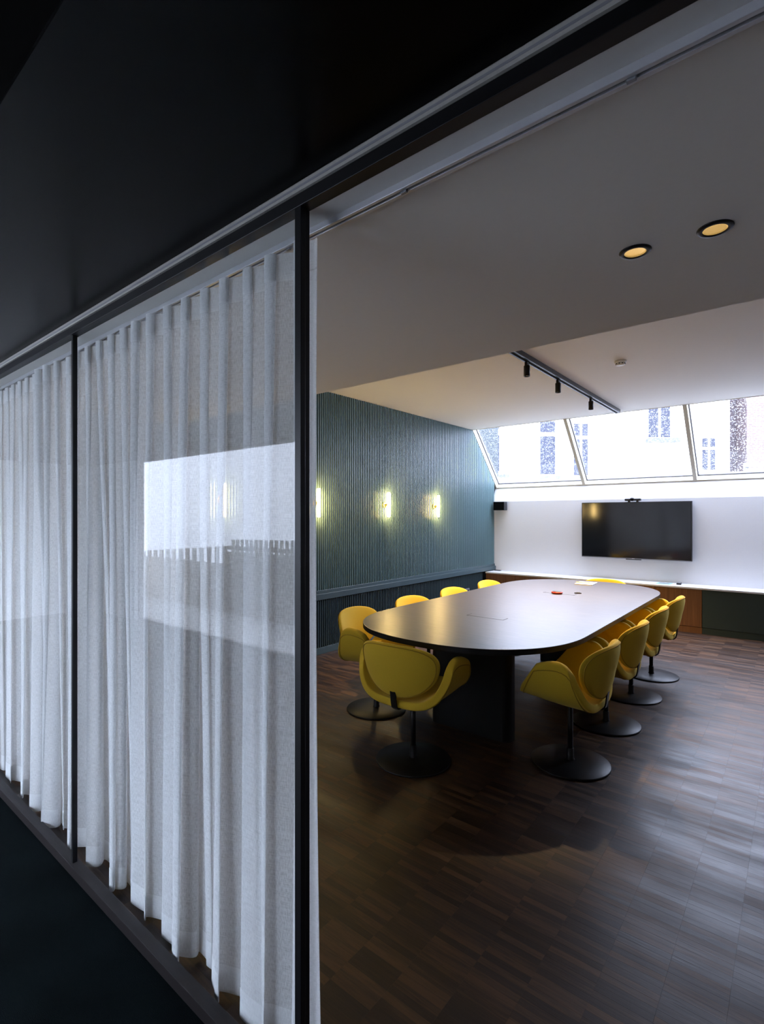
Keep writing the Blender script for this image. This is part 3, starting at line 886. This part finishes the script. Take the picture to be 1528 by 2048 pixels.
obj('lens', bm, M['tv_screen'], cb, True)
for x in (-0.05, 0.06):
    obj('foot', box(x - 0.012, x + 0.012, -0.02, 0.03, -0.004, 0.016), M['plastic'], cb)
sp = empty('wall_speaker', (0.165, YW, 1.665)); tag(sp, 'small black loudspeaker on the white wall beside the slats', 'speaker')
obj('housing', box(-0.105, 0.095, -0.13, -0.02, -0.072, 0.072, bevel=0.006), M['plastic'], sp)
obj('grille', box(-0.098, 0.088, -0.1335, -0.1295, -0.065, 0.065, bevel=0.0015), M['black_matt'], sp)
obj('bracket', box(-0.03, 0.03, -0.02, -0.0005, -0.03, 0.03), M['black_metal'], sp)

# ------------------------------------------------------------------ wall lamps
def sconce(y, label):
    s = empty('wall_lamp', (0.0205, y, 1.635)); tag(s, label, 'lamp', 'tube lamps on the slatted wall')
    bm = lathe([(0, 0.0), (0.034, 0.0), (0.034, 0.012), (0.030, 0.016), (0, 0.016)], 28)
    bmesh.ops.rotate(bm, cent=(0, 0, 0), matrix=Matrix.Rotation(PI / 2, 3, 'Y'), verts=bm.verts)
    obj('back_plate', bm, M['brass'], s, True)
    bm = lathe([(0, 0.0), (0.011, 0.0), (0.011, 0.062), (0, 0.062)], 16)
    bmesh.ops.rotate(bm, cent=(0, 0, 0), matrix=Matrix.Rotation(PI / 2, 3, 'Y'), verts=bm.verts)
    obj('arm', bm, M['brass'], s, True)
    bm = lathe([(0, -0.150), (0.013, -0.150), (0.017, -0.146), (0.017, 0.146), (0.013, 0.150), (0, 0.150)], 20)
    bmesh.ops.translate(bm, vec=(0.078, 0, 0), verts=bm.verts)
    obj('glowing_tube', bm, M['tube'], s, True)
sconce(1.872, 'glowing tube wall lamp seen through the sheer curtain')
sconce(3.026, 'glowing tube wall lamp just right of the curtain edge')
sconce(4.220, 'glowing tube wall lamp in the middle of the slatted wall')
sconce(5.345, 'glowing tube wall lamp nearest the screen wall')

# ------------------------------------------------------------------ track lights, downlights, detector
tr = empty('light_track', (2.225, 3.9, Z2)); tag(tr, 'black ceiling light track running towards the skylight', 'light track')
obj('rail', box(-0.030, 0.030, -1.9, 2.37, -0.045, 0.0, bevel=0.002), M['black_metal'], tr)
obj('slot', box(-0.012, 0.012, -1.88, 2.35, -0.0465, -0.0445), M['black_matt'], tr)
obj('end_cap', box(-0.031, 0.031, 2.37, 2.38, -0.047, 0.0), M['black_metal'], tr)
def spot(y, label):
    s = empty('spotlight', (2.215, y, Z2 - 0.0465)); tag(s, label, 'spotlight', 'spotlights on the ceiling track')
    obj('adapter', box(-0.012, 0.012, -0.02, 0.02, -0.030, 0.0), M['black_metal'], s)
    obj('housing', lathe([(0, -0.03), (0.025, -0.03), (0.0265, -0.033), (0.0265, -0.122), (0.0225, -0.122), (0.0225, -0.108), (0, -0.108)], 28), M['black_metal'], s, True)
    obj('lens', lathe([(0, -0.1095), (0.0222, -0.1095), (0.0222, -0.1105), (0, -0.1105)], 24), M['spot_lens'], s)
    d = bpy.data.lights.new('spot_bulb', 'SPOT'); d.energy = SPOT_W; d.color = (1.0, 0.70, 0.36)
    d.spot_size = math.radians(88); d.spot_blend = 0.6; d.shadow_soft_size = 0.022
    lo_ = bpy.data.objects.new('spot_bulb', d); COL.objects.link(lo_); lo_.parent = s; lo_.location = (0, 0, -0.128)
spot(3.45, 'black track spotlight nearest the low ceiling edge')
spot(4.19, 'middle one of three black track spotlights')
spot(5.21, 'black track spotlight nearest the skylight')
def downlight(x, y, label):
    s = empty('downlight', (x, y, Z1)); tag(s, label, 'downlight', 'round recessed downlights')
    obj('trim_ring', lathe([(0.0285, -0.001), (0.0285, -0.004), (0.031, -0.0055), (0.040, -0.0045), (0.0425, -0.001), (0.0425, 0.0)], 40), M['black_metal'], s, True)
    obj('reflector', lathe([(0.029, -0.003), (0.026, -0.0012), (0.018, -0.0008), (0.008, -0.0005), (0, -0.0005)], 30), M['gold'], s)
downlight(3.858, 0.837, 'gold recessed downlight closer to the right picture edge')
downlight(3.665, 0.833, 'gold recessed downlight left of its twin')
sd = empty('smoke_detector', (2.81, 4.082, Z2)); tag(sd, 'round white smoke detector on the ceiling', 'smoke detector')
obj('base', lathe([(0, 0), (0.050, 0), (0.050, -0.014), (0.046, -0.020), (0, -0.020)], 36), M['white_plastic'], sd, True)
obj('cap', lathe([(0, -0.020), (0.043, -0.020), (0.036, -0.034), (0.026, -0.038), (0, -0.038)], 36), M['white_plastic'], sd, True)
for k in range(10):
    a = 2 * PI * k / 10
    bm = box(-0.007, 0.007, 0.0385, 0.0415, -0.031, -0.024); bmesh.ops.rotate(bm, cent=(0, 0, 0), matrix=Matrix.Rotation(a, 3, 'Z'), verts=bm.verts)
    obj('slot', bm, M['black_matt'], sd)

# ------------------------------------------------------------------ small things
d = empty('red_dish', (2.228, 4.127, TZ)); tag(d, 'small round red lidded puck on the meeting table', 'puck')
obj('body', lathe([(0, 0), (0.046, 0.0), (0.052, 0.008), (0.052, 0.016), (0.047, 0.020), (0, 0.020)], 36), M['red'], d, True)
obj('lid', lathe([(0, 0.020), (0.044, 0.020), (0.042, 0.0225), (0, 0.0235)], 36), M['black_metal'], d, True)
pen = empty('pen', (2.385, 4.25, TZ), math.radians(30)); tag(pen, 'short black pen lying on the table', 'pen')
bm = tube([(-0.032, 0, 0.005), (0.02, 0, 0.005), (0.032, 0, 0.005)], 0.005, 8); obj('barrel', bm, M['plastic'], pen, True)
obj('clip', box(-0.015, 0.02, -0.002, 0.002, 0.0095, 0.012), M['plastic'], pen)
nb = empty('notepad', (2.22, 5.02, TZ), math.radians(4)); tag(nb, 'white notepad lying at the far end of the table', 'notepad')
obj('pages', box(-0.09, 0.09, -0.12, 0.12, 0.0, 0.009), M['paper'], nb)
obj('cover', box(-0.092, 0.092, -0.122, 0.122, 0.009, 0.0105), M['paper'], nb)
pc = empty('pencil', (2.19, 5.02, TZ + 0.0106), math.radians(12)); tag(pc, 'yellow pencil lying on the white notepad', 'pencil')
obj('shaft', tube([(-0.075, 0, 0.004), (0.07, 0, 0.004)], 0.004, 6), M['pencil'], pc)
obj('tip', tube([(0.0705, 0, 0.004), (0.083, 0, 0.004)], 0.0022, 6), M['paper'], pc)
sh = empty('mint_card', (2.62, 7.03, ZT), math.radians(-3)); tag(sh, 'pale mint card lying on the white worktop', 'card')
obj('sheet', box(-0.085, 0.085, -0.10, 0.10, 0.0, 0.003), M['mint_paper'], sh)
obj('print_block', box(-0.06, 0.06, -0.05, 0.07, 0.003, 0.0034), M['grey_plastic'], sh)
rc = empty('remote_control', (2.79, 7.08, ZT), math.radians(5)); tag(rc, 'small dark remote control beside the mint card', 'remote control')
obj('housing', box(-0.026, 0.026, -0.07, 0.07, 0.0, 0.02, bevel=0.004), M['plastic'], rc)
obj('button_pad', box(-0.018, 0.018, -0.045, 0.05, 0.02, 0.0215), M['grey_plastic'], rc)
cp = empty('cable_pass', (0.11, 7.16, ZT)); tag(cp, 'small flat black cable cover in the worktop corner', 'cable cover')
obj('plate', box(-0.05, 0.05, -0.03, 0.03, 0.0, 0.008, bevel=0.002), M['plastic'], cp)
obj('brush', box(-0.04, 0.04, -0.006, 0.006, 0.008, 0.011), M['black_matt'], cp)
so_ = empty('wall_socket', (0.0185, 6.27, 0.33)); tag(so_, 'pale socket plate low on the slatted wall', 'socket')
obj('plate', box(0.0, 0.010, -0.08, 0.08, -0.04, 0.04, bevel=0.002), M['grey_plastic'], so_)
for yy in (-0.04, 0.04):
    bm = lathe([(0, 0.010), (0.02, 0.010), (0.02, 0.0115), (0, 0.0115)], 20)
    bmesh.ops.rotate(bm, cent=(0, 0, 0), matrix=Matrix.Rotation(PI / 2, 3, 'Y'), verts=bm.verts); bmesh.ops.translate(bm, vec=(0, yy, 0), verts=bm.verts)
    obj('outlet', bm, M['plastic'], so_)

# ------------------------------------------------------------------ curtain and its track
YCUR = 0.176
ct_ = empty('curtain_track', (2.5, YCUR, Z1)); tag(ct_, 'slim pale curtain track along the low ceiling', 'curtain track')
bm = box(-2.48, XR - 2.52, -0.013, -0.004, -0.017, 0.0, bevel=0.001)
box(-2.48, XR - 2.52, 0.004, 0.013, -0.017, 0.0, bm, bevel=0.001)
box(-2.48, XR - 2.52, -0.004, 0.004, -0.006, 0.0, bm)
obj('profile', bm, M['alu'], ct_)
for x in (0.42, 0.82, 1.3):
    obj('stopper', box(x, x + 0.016, -0.004, 0.004, -0.021, -0.006, bevel=0.001), M['grey_plastic'], ct_)
ZTOP, ZBOT = Z1 - 0.030, 0.012
PLEAT = 0.112
X0, X1 = 0.02, 3.045
rnd = random.Random(3)
nk = 80
kn = [[rnd.uniform(-1, 1) for _ in range(nk)] for _ in range(6)]
def nz(q, x):
    x = max(0.0, x); i = int(x) % (nk - 1); f_ = x - int(x); f_ = f_ * f_ * (3 - 2 * f_)
    return kn[q][i] * (1 - f_) + kn[q][i + 1] * f_
def cloth(t, z):
    """t runs along the track in metres, z is the height"""
    k_ = (ZTOP - z) / (ZTOP - ZBOT)
    ph = 2 * PI * t / PLEAT + 2.2 * min(1, 2.2 * k_) * nz(0, t / 0.21) + 1.0 * k_ * nz(1, t / 0.12 + 3)
    half = PI * t / PLEAT + 1.1 * nz(2, t / 0.3) + 0.5
    am = 0.034 * (1 - 0.35 * k_) * (1 + 0.45 * nz(3, t / 0.14))
    y_ = YCUR + am * math.sin(ph) + 0.032 * k_ * math.sin(half + 0.6 * k_) + 0.010 * k_ * nz(4, t / 0.4)
    x_ = t + 0.030 * (1 - 0.25 * k_) * math.sin(2 * ph + 0.5) + 0.020 * k_ * math.sin(2 * half) + 0.012 * k_ * nz(5, t / 0.23)
    fade = max(0.0, 1 - (X1 - t) / 0.07)
    if fade > 0:      # the free edge hangs flat, drifting out a little towards the floor
        fade = fade * fade * (3 - 2 * fade)
        edge = 3.048 - 0.030 * k_ + 0.046 * k_ * k_
        x_ = x_ * (1 - fade) + (edge - (X1 - t)) * fade
        y_ = y_ * (1 - fade) + 0.172 * fade
    return x_, y_, z
def cloth_mesh(name, z0, z1, nz_, dyo, mat, parent=None, ta=None):
    nt_ = 1100 if ta is None else 30
    ta = X0 if ta is None else ta
    verts, faces, uvs = [], [], []
    for j in range(nz_ + 1):
        z = z0 + (z1 - z0) * j / nz_
        acc = 0; px_ = None
        for i in range(nt_ + 1):
            t = ta + (X1 - ta) * i / nt_
            x_, y_, zz = cloth(t, z)
            verts.append((x_, y_ + dyo, zz))
            if px_ is not None: acc += math.hypot(x_ - px_[0], y_ - px_[1])
            px_ = (x_, y_); uvs.append((t * 1.8, z))
    w_ = nt_ + 1
    for j in range(nz_):
        for i in range(nt_):
            faces.append((j * w_ + i, j * w_ + i + 1, (j + 1) * w_ + i + 1, (j + 1) * w_ + i))
    me = bpy.data.meshes.new(name); me.from_pydata(verts, [], faces)
    ul = me.uv_layers.new(name='UVMap')
    for lp in me.loops: ul.data[lp.index].uv = uvs[lp.vertex_index]
    me.materials.append(mat)
    return obj(name, me, mat, parent, True)
cur = cloth_mesh('sheer_curtain', ZBOT, ZTOP, 20, 0.0, M['sheer'])
tag(cur, 'floor-length sheer white linen curtain behind the glass partition', 'curtain')
cloth_mesh('hem', ZBOT - 0.001, ZBOT + 0.085, 3, -0.0015, M['sheer_double'], cur)
cloth_mesh('heading_tape', ZTOP - 0.075, ZTOP + 0.002, 3, -0.0015, M['sheer_double'], cur)
cloth_mesh('side_hem', ZBOT + 0.09, ZTOP - 0.08, 16, -0.002, M['sheer_double'], cur, X1 - 0.055)
hk = bpy.data.meshes.new('hook'); bm = box(-0.004, 0.004, -0.004, 0.004, 0, 0.0315); bm.to_mesh(hk); bm.free(); hk.materials.append(M['white_plastic'])
t = X0 + 0.03
while t < X1:
    x_, y_, zz = cloth(t, ZTOP)
    o = bpy.data.objects.new('hook', hk); COL.objects.link(o); o.parent = cur; o.location = (t, YCUR, ZTOP - 0.02)
    t += PLEAT
